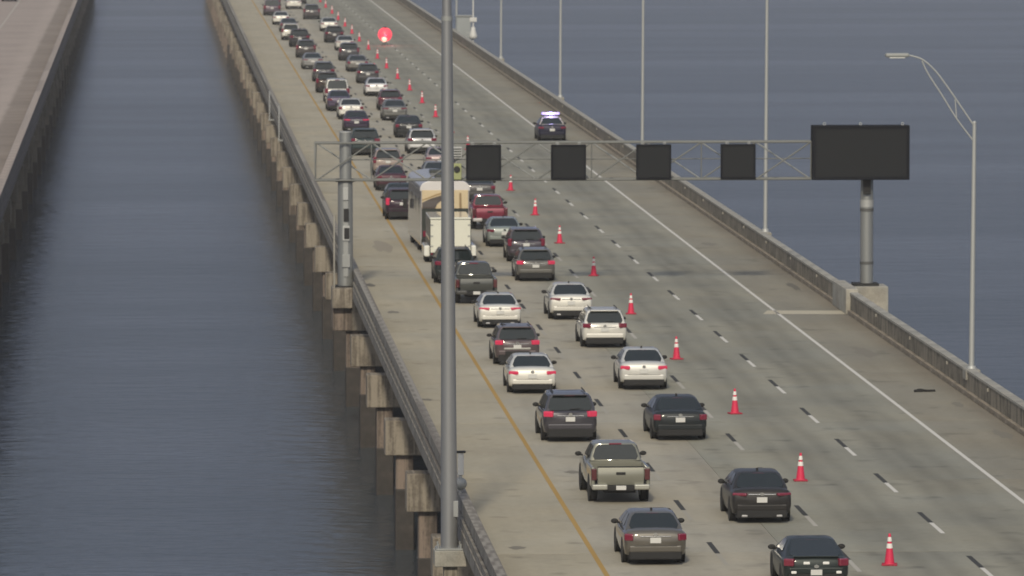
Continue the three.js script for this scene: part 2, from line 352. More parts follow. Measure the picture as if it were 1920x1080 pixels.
{
  const g = thing('sign_gantry', 'grey steel truss gantry spanning the road between two round posts', 'gantry', [0, 0, -GS]);
  obj('post', [bar(V(9.27, .08, 0), V(9.27, 5.05, 0), .36, .345, 24)], M.post, g);
  obj('upper_post', bar(V(9.28, 5.05, 0), V(9.28, 7.25, 0), .28, .28, 24), M.post, g);
  obj('post_cap', [new THREE.CylinderGeometry(.30, .30, .07, 20).translate(9.28, 7.27, 0)], M.galv, g);
  obj('flange', new THREE.CylinderGeometry(.46, .46, .12, 20).translate(9.27, 5.0, 0), M.plastic, g);
  obj('post', [bar(V(33.82, .1, 0), V(33.82, 5.4, 0), .31, .30, 24)], M.post, g);
  for (const [y, m] of [[3.55, M.plinth], [1.05, M.plinth], [3.85, M.galv]]) obj('band', new THREE.CylinderGeometry(.325, .325, y === 3.85 ? .34 : .14, 20).translate(33.82, y, 0), m, g);
  for (const [x0, x1, y0, y1, m] of [[9.18, 9.42, 3.1, 3.7, M.plastic], [9.12, 9.46, 2.2, 2.9, M.galv], [9.2, 9.44, 2.28, 2.8, M.plastic], [9.1, 9.48, .95, 1.55, M.galvdull], [9.14, 9.40, 4.1, 4.7, M.galv], [33.6, 33.95, 4.3, 5.2, M.plastic]]) obj('service_box', rbx(x0, x1, y0, y1, .30, .47 + (y0 === 2.28 ? .03 : 0), .02, 1), m, g);
  obj('front_strip', rbx(9.15, 9.40, .5, 4.9, .28, .40, .02, 1), M.galvdull, g);  // plain raised strip up the front of the left post
  obj('base_plate', rbx(8.72, 9.82, .02, .08, -.55, .55, .015, 1), M.plastic, g);
  obj('base_plate', rbx(33.15, 34.35, -.02, .10, -.55, .55, .015, 1), M.plastic, g);
  obj('pedestal', uvMetres(rbx(8.62, 9.56, -.92, .02, -1.0, 1.2, .04, 2)), M.conc, g);
  obj('pedestal_corbel', uvMetres(rbx(8.65, 9.55, -2.0, -.92, -1.4, .75, .04, 2)), M.pile, g);
  obj('pedestal', uvMetres(rbx(33.0, 34.75, -1.6, -.02, -1.0, .9, .04, 2)), M.cope, g);
  obj('pedestal_corbel', uvMetres(rbx(31.5, 34.7, -2.6, -1.6, -1.4, .75, .04, 2)), M.pile, g);
  const x0 = 7.85, x1 = 35.4, yb = 5.03, yt = 6.77, r = .036;
  for (const [y, z] of [[yt, .45], [yb, .45], [yt, -.45], [yb, -.45]]) obj('chord', bar(V(x0, y, z), V(x1, y, z), .048), M.truss, g);
  const P = 2.58, X0 = 31.12;
  for (let k = -1; k < 10; k++) {
    const xr = X0 - P * k, xl = Math.max(x0, xr - P); if (xr > x1) continue;
    obj('diagonal', bar(V(xl, yb, .45), V(xr, yt, .45), r), M.truss, g);
    obj('diagonal', bar(V(xl, yt, -.45), V(xr, yb, -.45), r), M.galvdull, g);
    obj('strut', [bar(V(xr, yt, .45), V(xr, yt, -.45), .025), bar(V(xr, yb, .45), V(xr, yb, -.45), .025)], M.truss, g);
    if (k % 2 === 0) obj('upright', bar(V(xr, yb, .45), V(xr, yt, .45), .03), M.truss, g);
  }
  obj('middle_rail', bar(V(x0 + 1.4, 5.95, -.45), V(x1, 5.95, -.45), .024), M.truss, g);
  obj('pole_pipe', bar(V(8.72, .02, .9), V(8.72, 3.45, .9), .045), M.cope, g);
  const eq = thing('equipment_box', 'yellow-green housing with a dark lens on the gantry, just right of the tall pole', 'equipment box', [14.45, 5.1, -GS + .6]);
  obj('louvre_case', rbx(-.26, .26, .95, 1.5, -.1, .14, .02, 1), M.galv, eq);
  for (let k = 0; k < 4; k++) obj('louvre', bx(-.22, .22, 1.02 + k * .12, 1.06 + k * .12, .13, .165), M.plastic, eq);
  obj('housing', rbx(-.22, .24, -.05, .72, -.1, .14, .05, 2), std(C(.30, .325, .16), .7), eq);
  obj('lens', new THREE.CylinderGeometry(.15, .15, .08, 16).rotateX(Math.PI / 2).translate(.02, .45, .16), M.dark, eq);
  obj('bracket', bx(-.04, .04, -.1, 1.5, -.16, -.1), M.galvdull, eq);
}
{
  const where = ['over the second lane, nearest the tall pole', 'over the third lane, second from the tall pole', 'over the right shoulder edge line, third from the tall pole', 'over the right parapet, nearest the big message board'];
  const sx = [15.72, 19.70, 23.70, 27.67];
  const t = thing('lane_sign', '', 'lane sign', [sx[0], 5.05, -GS + .78], 0, 'square lane control signs hung on the gantry');
  obj('case', rbx(-.82, .82, 0, 1.64, -.22, 0, .03, 2), M.signCase, t);
  obj('screen', bx(-.72, .72, .10, 1.54, -.01, .006), M.signFace, t);
  obj('frame', [bx(-.80, .80, 1.56, 1.62, -.01, .03), bx(-.80, .80, .02, .08, -.01, .03), bx(-.80, -.74, .08, 1.56, -.01, .03), bx(.74, .80, .08, 1.56, -.01, .03)], M.signCase, t);
  for (const x of [-.5, .5]) obj('lifting_eye', new THREE.TorusGeometry(.05, .016, 6, 12).translate(x, 1.69, -.1), M.galv, t);
  for (const x of [-.55, .55]) obj('hanger', bx(x - .04, x + .04, .1, 1.75, -.3, -.22), M.galvdull, t);
  sx.forEach((x, i) => {
    const c = i ? t.clone() : t;
    if (i) { c.name = numbered('lane_sign'); scene.add(c); }
    c.position.x = x; tag(c, 'blank square black lane sign ' + where[i], 'lane sign', 'square lane control signs hung on the gantry');
  });
  const d = thing('message_board', 'large blank black message board on the right end of the gantry', 'message board', [33.42, 5.0, -GS + 1.0]);
  obj('case', rbx(-2.28, 2.30, 0, 2.56, -.9, 0, .04, 2), M.signCase, d);
  obj('screen', bx(-2.12, 2.14, .15, 2.40, -.01, .006), M.signFace, d);
  obj('frame', [bx(-2.26, 2.28, 2.42, 2.54, -.01, .04), bx(-2.26, 2.28, .02, .13, -.01, .04), bx(-2.26, -2.14, .13, 2.42, -.01, .04), bx(2.16, 2.28, .13, 2.42, -.01, .04)], M.signCase, d);
  for (const x of [-1.7, 0, 1.98]) obj('lifting_eye', new THREE.TorusGeometry(.06, .018, 6, 12).translate(x, 2.63, -.2), M.galv, d);
}
{
  const t = thing('street_light', '', 'street light', [31.28, .95, -242.4]);
  obj('base', [new THREE.CylinderGeometry(.16, .2, .12, 12).translate(0, .06, 0)], M.galv, t);
  obj('plinth', uvMetres(rbx(-.28, .28, -.4, .0, -.5, .5, .04, 1)), M.cope, t);
  obj('shaft', bar(V(0, .05, 0), V(.06, 9.35, 0), .105, .075, 14), M.galv, t);
  obj('cap', new THREE.SphereGeometry(.085, 10, 6).translate(.06, 9.36, 0), M.galv, t);
  obj('arm', tube([V(.05, 9.25, 0), V(-.45, 9.98, 0), V(-.95, 10.7, 0), V(-1.45, 11.35, 0), V(-1.95, 11.78, 0), V(-2.5, 11.95, 0)], .032), M.galv, t);
  obj('lower_arm', tube([V(.05, 8.65, 0), V(-.6, 9.5, 0), V(-1.2, 10.45, 0), V(-1.75, 11.3, 0), V(-1.95, 11.72, 0)], .03), M.galv, t);
  obj('brace', bar(V(-.68, 10.25, 0), V(-.62, 9.55, 0), .025), M.galv, t);
  const lh = obj('lamp_head', [rbx(-3.35, -2.45, 11.86, 12.02, -.17, .17, .06, 2)], M.galvdull, t);
  obj('lens', rbx(-3.2, -2.6, 11.82, 11.87, -.13, .13, .02, 1), M.lampWhite, lh);
  const spots = [[31.28, 242.4, 'nearest grey street light with curved double arm, right of the message board'],
    [31.42, 325.6, 'slender grey street light pole behind the gantry, left of the message board'],
    [31.5, 408.1, 'slender grey street light pole rising behind the third lane sign'],
    [31.55, 490.3, 'thin grey street light pole above the second lane sign'],
    [31.6, 573.5, 'faint thin street light pole beside the right parapet beyond the patrol car'],
    [31.6, 656, 'farthest street light pole of the row, partly behind the tall foreground pole']];
  spots.forEach(([x, s, label], i) => {
    const c = i ? t.clone() : t;
    if (i) { c.name = numbered('street_light'); scene.add(c); }
    c.position.set(x, .95, -s); if (i) c.scale.y = 1.4; tag(c, label, 'street light', 'street lights along the right parapet');
  });
  const w = thing('sensor_pole', 'thin pole with white box and bell-shaped housing at the top edge, beyond the right parapet', 'sensor pole', [32.9, .2, -648]);
  obj('pole', bar(V(0, -.7, 0), V(0, 5.5, 0), .09, .07, 10), M.plate, w);
  obj('box', rbx(-.36, .36, 1.75, 2.2, -.25, .25, .04, 2), M.plate, w);
  obj('bell_housing', new THREE.LatheGeometry([[.01, 1.25], [.2, 1.22], [.25, .9], [.33, .6], [.42, .35], [.40, .1], [.2, .04], [.01, .02]].map(([a, b]) => new THREE.Vector2(a, b)), 18), M.plate, w);
  obj('bracket', bx(-.7, 0, .62, .70, -.05, .05), M.galv, w);
  const pn = thing('cabinet', 'tall grey equipment cabinet behind the far right parapet, left of the white sensor pole', 'cabinet', [32.1, -.2, -652]);
  obj('shell', rbx(-.75, .75, 0, 2.6, -.6, .6, .05, 2), std(C(.24, .26, .27), .7), pn);
  obj('door', rbx(-.65, .65, .15, 2.4, .58, .63, .02, 1), std(C(.28, .30, .31), .7), pn);
  obj('hood', rbx(-.85, .85, 2.6, 2.72, -.7, .7, .03, 1), M.galvdull, pn);
}
for (const [x, s, h, label] of [[9.25, 485, 2.1, 'upper of two thin pale posts outside the left parapet'], [9.3, 453, 2.5, 'lower of two thin pale posts outside the left parapet']]) {
  const t = thing('marker_post', label, 'post', [x, -.45, -s], 0, 'pale posts outside the left parapet');
  obj('post', bar(V(0, 0, 0), V(0, h, 0), .055, .05, 8), M.galv, t);
  obj('cap', new THREE.CylinderGeometry(.09, .09, .06, 8).translate(0, h, 0), M.galvdull, t);
  obj('bracket', bx(-.08, .36, -.1, .02, -.1, .1), M.galvdull, t);
}

// ---------------------------------------------------------------- cones and debris
{
  const mk = (pts, n = 20) => new THREE.LatheGeometry(pts.map(([a, b]) => new THREE.Vector2(a, b)), n);
  const rad = y => .155 - .118 * y / .9;
  const G = { base: rbx(-.23, .23, 0, .05, -.23, .23, .02, 1), cone: mk([[.165, .05], [rad(.08), .08], [rad(.88), .88], [.03, .93], [.0, .93]]) };
  const ring = (a, b) => mk([[rad(a) + .001, a], [rad(a) + .008, a + .005], [rad(b) + .008, b - .005], [rad(b) + .001, b]]);
  const t = thing('traffic_cone', '', 'traffic cone');
  obj('base', G.base, M.coneBase, t); obj('cone', G.cone, M.cone, t);
  obj('collar', ring(.50, .64), M.collar, t); obj('collar', ring(.70, .83), M.collar, t);
  const beside = ['nearest of the row, right of the black hatchback', 'second nearest, beside the dark sedan with pale glints on its boot', 'right of the black sedan with a square white plate', 'right of the silver sedan in the second lane', 'right of the white car with a tall boot, second lane', 'right of the white sedan with dark lamps, second lane', 'right of the grey car with lit brake lamps', 'right of the red pickup', 'right of the black and white car, just under the gantry'];
  const L = [21.6, 21.47, 21.53, 21.39, 21.37, 21.41, 21.33, 21.53, 21.54];
  for (let i = 0; i < 26; i++) {
    const s = 185.85 + 24.35 * i, c = i ? t.clone() : t;
    if (i) { c.name = numbered('traffic_cone'); scene.add(c); }
    c.position.set(L[i] ?? 21.48 + rr(-.06, .06), 0, -s); c.rotation.y = rr(-.3, .3);
    c.rotation.z = rr(-.02, .02);
    const lab = beside[i] ?? (i < 12 ? `behind the gantry, ${['lowest', 'middle', 'topmost'][i - 9]} of three by the lane sign` : i < 18 ? ['right of the silver car beyond the gantry', 'right of the black sedan beyond the gantry', 'right of the grey sedan with a bright boot', 'right of the small maroon car', 'right of the far white sedan', 'lower left of the red beacon'][i - 12] : `in the far row beyond the red beacon, ${['first', 'second', 'third', 'fourth', 'fifth', 'sixth', 'seventh', 'last'][i - 18]} past it`);
    tag(c, (i < 9 ? 'traffic cone ' : 'red and white traffic cone ') + lab, 'traffic cone', i < 18 ? 'traffic cones closing the third lane' : 'far cones beyond the red beacon');
  }
  const d = thing('tyre_scrap', 'dark curled scrap of tyre tread lying on the right shoulder', 'debris', [29.6, .02, -243.3], .1);
  obj('tread', tube([V(-.42, .02, 0), V(-.2, .07, .05), V(.05, .03, 0), V(.42, .02, -.06)], .045, 6), M.rubber, d);
  obj('flap', rbx(-.4, -.08, 0, .06, -.1, .1, .02, 1), M.rubber, d);
}
{
  const t = thing('warning_beacon', 'glowing round red warning beacon on a stand at the head of the cones', 'beacon', [23.55, 0, -636]);
  obj('stand', [bar(V(-.3, 0, .2), V(0, .5, 0), .03), bar(V(.3, 0, .2), V(0, .5, 0), .03), bar(V(0, 0, -.35), V(0, .5, 0), .03)], M.dark, t);
  obj('lamp_globe', new THREE.SphereGeometry(.7, 24, 16).translate(0, 1.08, 0), std(C(.5, .03, .04), .4, 0, { emissive: C(1, .07, .11), emissiveIntensity: 1.5 }), t);
  obj('lamp_core', new THREE.SphereGeometry(.27, 16, 10).scale(1, 1.15, .5).translate(-.08, .66, .54), std(C(.6, .4, .3), .4, 0, { emissive: C(1, .55, .42), emissiveIntensity: 1.5 }), t);
  obj('lamp_cap', new THREE.CylinderGeometry(.16, .2, .1, 14).translate(0, 1.8, 0), M.dark, t);
  const l = new THREE.PointLight(C(1, .08, .12), 4, 0, 2); l.position.set(0, 1.0, .85); l.castShadow = true; l.name = 'beacon_light'; t.add(l);
}

// ---------------------------------------------------------------- vehicles: rear at z = 0, front towards -z
const sec = (z, w, yb, ys, yt, wt = w * .9, cr = .03) => {
  const h = [[0, yb], [w * .78, yb], [w * .95, yb + .05], [w, ys - .1], [w, ys + .06], [w * .985, yt - .12], [wt, yt - .02], [wt * .7, yt + cr * .6], [0, yt + cr]];
  return [...h.map(([x, y]) => [x, y, z]), ...h.slice(1, -1).reverse().map(([x, y]) => [-x, y, z])];
};
const rect = (y, z0, z1, w0, w1, c) => [[w0 - c, y, z0], [w0 - c * .25, y, z0 - c * .35], [w0, y, z0 - c], [w1, y, z1 + c], [w1 - c * .25, y, z1 + c * .35], [w1 - c, y, z1], [-(w1 - c), y, z1], [-(w1 - c * .25), y, z1 + c * .35], [-w1, y, z1 + c], [-w0, y, z0 - c], [-(w0 - c * .25), y, z0 - c * .35], [-(w0 - c), y, z0]];
// belt and roof: [y, z rear, z front, half width rear, half width front]
function cabin(belt, roof, crown = .05) {
  const mid = belt.map((v, i) => v + (roof[i] - v) * .5); mid[3] += .02; mid[4] += .02;
  const R = a => rect(a[0], a[1], a[2], a[3], a[4], .1);
  const top = [roof[0] + crown * .8, roof[1] - .16, roof[2] + .2, roof[3] - .12, roof[4] - .12], top2 = [roof[0] + crown, roof[1] - .45, roof[2] + .5, roof[3] - .28, roof[4] - .28];
  return loft([R(belt), R(mid), R(roof), R(top), R(top2)].map(r => r.slice().reverse()), .6);
}
function glazing(belt, roof, split) {
  const c = V(0, (belt[0] + roof[0]) / 2, (belt[1] + belt[2]) / 2), B = (sx, e) => V(sx * belt[3 + e], belt[0], belt[1 + e]), T = (sx, e) => V(sx * roof[3 + e], roof[0], roof[1 + e]);
  const out = [['rear_window', panel(B(-1, 0), B(1, 0), T(1, 0), T(-1, 0), { u0: .045, u1: .955, v0: .05, v1: .95, cu: .05, cv: .2, out: .03, centre: c })],
    ['windscreen', panel(B(-1, 1), B(1, 1), T(1, 1), T(-1, 1), { centre: c, out: .03 })]];
  for (const s of [-1, 1]) for (let k = 0; k + 1 < split.length; k++) {
    const l = (a, b, t) => a.clone().lerp(b, t), b0 = l(B(s, 0), B(s, 1), split[k]), b1 = l(B(s, 0), B(s, 1), split[k + 1]), t0 = l(T(s, 0), T(s, 1), split[k]), t1 = l(T(s, 0), T(s, 1), split[k + 1]);
    out.push(['side_window', panel(b0, b1, t1, t0, { u0: .05, u1: .95, v0: .1, v1: .88, cu: .05, cv: .12, out: .028, centre: c })]);
  }
  return out;
}
const tyreG = r => new THREE.LatheGeometry([[r * .62, -.1], [r * .93, -.115], [r, -.08], [r, .08], [r * .93, .115], [r * .62, .1]].map(([a, b]) => new THREE.Vector2(a, b)), 22).rotateZ(Math.PI / 2);
const rimG = r => new THREE.CylinderGeometry(r * .62, r * .62, .19, 12).rotateZ(Math.PI / 2);
function wheels(x, zr, zf, r) {
  return [[-x, zr], [x, zr], [-x, zf], [x, zf]].map(([a, z]) => ['wheel', tyreG(r).translate(a, r, z), 'rubber', [['rim', rimG(r).translate(a, r, z), 'rim']]]);
}
const arch = (x, z, r) => new THREE.CylinderGeometry(r, r, .02, 20).rotateZ(Math.PI / 2).translate(x, r * .93, z);
function mirrors(x, y, z) { return [-1, 1].map(s => ['side_mirror', [new THREE.SphereGeometry(.105, 12, 8).scale(1.05, .72, .55).translate(s * (x + .07), y, z), bar(V(s * (x - .08), y - .05, z - .02), V(s * (x + .06), y - .02, z), .03)], 'plastic']); }
// part: [name, geometry, material key or 'paint', children]
function common({ w, belt, roof, split, wb, tr, lampY, lampW, lampH, lampZ, plateY, bumpY, plateZ }) {
  const P = [];
  for (const [n, g] of glazing(belt, roof, split)) P.push([n, g, 'glass']);
  for (const s of [-1, 1]) {
    P.push(['taillight', rbx(-lampW / 2, lampW / 2, -lampH / 2, lampH / 2, -.12, .12, .045, 3).rotateY(s * .42).translate(s * (w - .02 - lampW * .53), lampY, lampZ), 'lamp']);
  }
  P.push(['license_plate', rbx(-.16, .16, plateY - .08, plateY + .08, plateZ - .01, plateZ + .025, .008, 1), 'plate']);
  P.push(['brake_light', rbx(-.17, .17, roof[0] - .03, roof[0] + .01, roof[1] + .02, roof[1] + .055, .01, 1), 'lamp3']);
  P.push(['bumper', [rbx(-w * .86, w * .86, bumpY - .13, bumpY + .1, -.22, .045, .07, 3)], 'paint']);
  P.push(['lower_bumper', [rbx(-w * .84, w * .84, .17, bumpY - .07, -.3, .035, .05, 2), bx(-w * .84, w * .84, .16, .27, -4.3, -.2)], 'plastic']);  // black plastic valance, raised and darkened to carry the shade under the car
  P.push(...wheels(w - .125, wb[0], wb[1], tr));
  for (const a of [w - .005, -w + .005]) for (const z of wb) P.push(['wheel_arch', arch(a, z, tr + .05), 'dark']);
  P.push(['emblem', new THREE.CylinderGeometry(.05, .05, .02, 14).rotateX(Math.PI / 2).scale(1.4, 1, 1).translate(0, plateY + .17, plateZ + .012), 'chrome']);
  return P;
}
const protos = {
  sedan(v = {}) {
    const w = .915, belt = [.98, -.58, -3.6, .845, .85], roof = [1.38, -1.30, -2.68, .625, .63];
    const body = loft([sec(.02, .80, .44, .60, .86, .70), sec(-.03, .865, .34, .60, .95, .76), sec(-.13, .90, .28, .62, 1.0, .80), sec(-.5, .91, .22, .62, 1.02, .78), sec(-1.1, w, .2, .62, 1.0, .80), sec(-2.6, w, .2, .6, .97, .82), sec(-3.5, w, .2, .6, .96, .82), sec(-4.2, .9, .22, .56, .85, .76), sec(-4.65, .82, .27, .5, .72, .66), sec(-4.82, .6, .36, .5, .6, .5)], .75);
    return [['body', [body, cabin(belt, roof)], 'paint'],
      ...common({ w, belt, roof, split: [.18, .54, .88], wb: [-.98, -3.8], tr: .33, lampY: .83, lampW: .38, lampH: .14, lampZ: -.08, plateY: .70, bumpY: .50, plateZ: .03, ...v }), ...mirrors(w, .98, -3.0),
      ['boot_seam', [bx(-.62, .62, .565, .575, .02, .052)], 'dark'], ['roof_aerial', rbx(-.03, .03, 1.42, 1.5, -1.75, -1.6, .012, 1), 'plastic']];
  },
  sedan_slim() { return [...protos.sedan({ lampW: .46, lampH: .10, lampY: .87, plateY: .71 }), ['lamp_bar', rbx(-.42, .42, .85, .885, -.02, .045, .012, 2), 'chrome'], ['exhaust', [rbx(-.62, -.44, .2, .27, -.1, .05, .02, 2), rbx(.44, .62, .2, .27, -.1, .05, .02, 2)], 'rim']]; },
  sedan_square() { return [...protos.sedan({ lampW: .27, lampH: .21, lampY: .82, plateY: .73 }), ['boot_trim', rbx(-.45, .45, .83, .855, -.02, .048, .01, 1), 'chrome']]; },
  coupe() {
    const w = .91, belt = [.95, -.30, -3.3, .83, .83], roof = [1.33, -1.35, -2.4, .61, .61];
    const body = loft([sec(.02, .79, .44, .60, .87, .70), sec(-.03, .86, .34, .6, .94, .76), sec(-.14, .90, .26, .62, .98, .80), sec(-.6, w, .22, .62, .98, .8), sec(-2.5, w, .2, .6, .95, .8), sec(-3.3, w, .2, .58, .94, .82), sec(-4.1, .9, .22, .54, .82, .74), sec(-4.4, .8, .28, .5, .68, .62), sec(-4.52, .6, .36, .5, .58, .5)], .75);
    return [['body', [body, cabin(belt, roof)], 'paint'],
      ...common({ w, belt, roof, split: [.3, .86], wb: [-.9, -3.55], tr: .33, lampY: .84, lampW: .30, lampH: .22, lampZ: -.06, plateY: .56, bumpY: .62, plateZ: .06 }), ...mirrors(w, .98, -2.75),
      ['reversing_light', [rbx(-.36, -.18, .78, .86, 0, .045, .02, 2), rbx(.18, .36, .78, .86, 0, .045, .02, 2)], 'lampWhite'], ['fog_reflector', [rbx(-.7, -.55, .52, .60, .02, .06, .02, 1), rbx(.55, .7, .52, .60, .02, .06, .02, 1)], 'lampWhite'],
      ['diffuser', [rbx(-.55, .55, .26, .36, -.1, .06, .03, 2)], 'rim'], ['spoiler', rbx(-.62, .62, .985, 1.02, -.18, .02, .012, 2), 'paint']];
  },
  suv(v = {}) {
    const w = .925, belt = [1.06, -.10, -3.3, .865, .87], roof = [1.60, -.44, -2.45, .685, .68];
    const body = loft([sec(.02, .80, .48, .7, 1.0, .76), sec(-.03, .875, .38, .7, 1.05, .82), sec(-.14, .91, .3, .68, 1.08, .85), sec(-.6, w, .26, .68, 1.08, .84), sec(-2.6, w, .25, .66, 1.05, .84), sec(-3.3, w, .25, .66, 1.05, .84), sec(-4.0, .91, .27, .62, .97, .8), sec(-4.4, .84, .32, .58, .84, .7), sec(-4.58, .62, .42, .56, .7, .54)], .75);
    return [['body', [body, cabin(belt, roof)], 'paint'],
      ...common({ w, belt, roof, split: [.06, .32, .62, .9], wb: [-.92, -3.6], tr: .36, lampY: .98, lampW: .34, lampH: .2, lampZ: -.06, plateY: .80, bumpY: .56, plateZ: .03, ...v }), ...mirrors(w, 1.08, -2.75),
      ['spoiler', rbx(-.58, .58, 1.585, 1.635, -.62, -.28, .02, 2), 'paint'], ['trim_strip', rbx(-.46, .46, .905, .935, 0, .05, .01, 1), 'chrome'],
      ['roof_rail', bar(V(-.55, 1.69, -.7), V(-.55, 1.69, -2.3), .022), 'plastic'], ['roof_rail', bar(V(.55, 1.69, -.7), V(.55, 1.69, -2.3), .022), 'plastic'],
      ['rear_wiper', bar(V(-.02, 1.14, -.08), V(.36, 1.16, -.1), .012), 'plastic']];
  },
  suv_tall() { return [...protos.suv({ lampW: .2, lampH: .38, lampY: 1.0, plateY: .88 }).filter(p => p[0] !== 'roof_rail'), ['bumper_step', rbx(-.6, .6, .56, .62, .0, .055, .02, 2), 'plastic']]; },
  hatch() {                                                         // lower crossover with a high tailgate and split bumper
    const P = protos.suv();
    P.push(['bumper_insert', rbx(-.5, .5, .44, .62, .03, .06, .02, 2), 'plastic'], ['tailgate_trim', rbx(-.55, .55, .68, .76, -.02, .045, .02, 2), 'silver']);
    return P;
  },
  pickup() {
    const w = .945, belt = [1.20, -2.0, -4.25, .84, .84], roof = [1.72, -2.14, -3.45, .66, .66];
    const body = loft([sec(-1.94, .93, .45, .8, 1.16, .86), sec(-2.1, w, .42, .8, 1.21, .87), sec(-3.6, w, .42, .78, 1.19, .86), sec(-4.25, w, .42, .76, 1.17, .86), sec(-5.0, .93, .44, .74, 1.1, .8), sec(-5.35, .86, .46, .7, .98, .74), sec(-5.45, .7, .5, .68, .85, .6)], .75);
    const P = [['body', [body, cabin(belt, roof)], 'paint'],
      ['bed_side', rbx(-w, -w + .13, .52, 1.18, -1.92, -.04, .05, 3), 'paint'], ['bed_side', rbx(w - .13, w, .52, 1.18, -1.92, -.04, .05, 3), 'paint'],
      ['bed_floor', bx(-.85, .85, .55, .62, -1.95, -.08), 'plastic'], ['bed_front', bx(-.85, .85, .62, 1.14, -1.95, -1.88), 'paint']];
    for (const [n, g] of glazing(belt, roof, [.04, .46, .88])) P.push([n, g, 'glass']);
    const tg = ['tailgate', [loft([-.74, -.725, .725, .74].map((x, i) => { const q = i % 3 ? 0 : .015; return [[-.09, .61], [-.0 - q, .61], [.03 - q, .74], [.05 - q, .88], [.045 - q, 1.0], [.0 - q, 1.16], [-.03, 1.18], [-.09, 1.17]].map(([z, y]) => [x, y, z]); }), .35)], 'paint', [['handle', rbx(-.15, .15, .93, 1.02, .02, .062, .015, 1), 'plastic']]];
    P.push(tg, ['tailgate_cap', rbx(-.74, .74, 1.165, 1.195, -.12, .0, .012, 1), 'plastic']);
    for (const s of [-1, 1]) P.push(['taillight', rbx(s * .765, s * .935, .76, 1.13, -.2, .01, .03, 2), 'lampDark']);
    P.push(['bumper', [rbx(-.93, -.42, .46, .64, -.1, .16, .05, 3), rbx(.42, .93, .46, .64, -.1, .16, .05, 3)], 'silver'], ['bumper_step', rbx(-.44, .44, .43, .60, -.1, .15, .03, 2), 'plastic'],
      ['license_plate', rbx(-.16, .16, .46, .60, .14, .17, .008, 1), 'plate'], ['brake_light', rbx(-.2, .2, 1.70, 1.75, -2.12, -2.08, .01, 1), 'lamp3'],
      ['chassis', [bx(-.5, .5, .32, .5, -5, -.3), rbx(-.25, .25, .26, .46, -1.3, -.9, .08, 2)], 'dark'], ...wheels(.80, -1.05, -4.5, .385),
      ...[[1, -1.05], [-1, -1.05], [1, -4.5], [-1, -4.5]].map(([s, z]) => ['wheel_arch', arch(s * (w - .005), z, .46), 'dark']), ...mirrors(w + .04, 1.25, -3.85));
    return P;
  },
  van() {
    const w = .97, belt = [1.10, -.08, -3.9, .88, .86], roof = [1.82, -.34, -3.0, .74, .72];
    const body = loft([sec(.02, .78, .5, .74, 1.02, .74), sec(-.03, .88, .38, .7, 1.08, .82), sec(-.14, .95, .28, .7, 1.12, .88), sec(-.6, w, .24, .7, 1.12, .9), sec(-3.2, w, .24, .68, 1.1, .88), sec(-3.9, w, .24, .68, 1.08, .87), sec(-4.6, .93, .27, .64, .98, .82), sec(-5.0, .85, .32, .6, .84, .7), sec(-5.12, .62, .42, .56, .7, .54)], .75);
    return [['body', [body, cabin(belt, roof)], 'paint'],
      ...common({ w, belt, roof, split: [.05, .34, .63, .9], wb: [-1.0, -4.05], tr: .36, lampY: .98, lampW: .26, lampH: .4, lampZ: -.06, plateY: .84, bumpY: .56, plateZ: .03 }), ...mirrors(w, 1.14, -3.4),
      ['roof_rail', bar(V(-.62, 1.89, -.7), V(-.62, 1.89, -2.7), .022), 'plastic'], ['roof_rail', bar(V(.62, 1.89, -.7), V(.62, 1.89, -2.7), .022), 'plastic']];
  },
};
const cache = {};
function vehicle(kind, name, label, category, x, s, colour, { lit = false, hi = false, scale = [1, 1, 1], turn = 0, silver = [.42, .42, .40], metal = .25, skip = [] } = {}) {
  const parts = cache[kind] ??= protos[kind]().map(function fix(p) { return [p[0], Array.isArray(p[1]) ? (p[1].length > 1 ? mergeGeometries(p[1].map(q => { const r = q.index ? q.toNonIndexed() : q; return r; })) : p[1][0]) : p[1], p[2], (p[3] || []).map(fix)]; });
  const t = thing(name, label, category, [x, 0, -s], turn, 'vehicles queued on the bridge');
  t.scale.set(...scale);
  const mat = k => k === 'paint' ? paint(colour, metal) : k === 'silver' ? paint(silver, .5) : k === 'lamp' ? (lit ? M.lampOn : M.lampOff) : k === 'lamp3' ? (hi ? M.lampOn : M.lampOff) : M[k];
  for (const [n, g, k, ch] of parts) {
    if (skip.includes(n)) continue;
    const o = obj(n, g, mat(k), t);
    for (const [n2, g2, k2] of ch) obj(n2, g2, mat(k2), o);
  }
  return t;
}
const W = [.66, .645, .60], CAR = 'car';
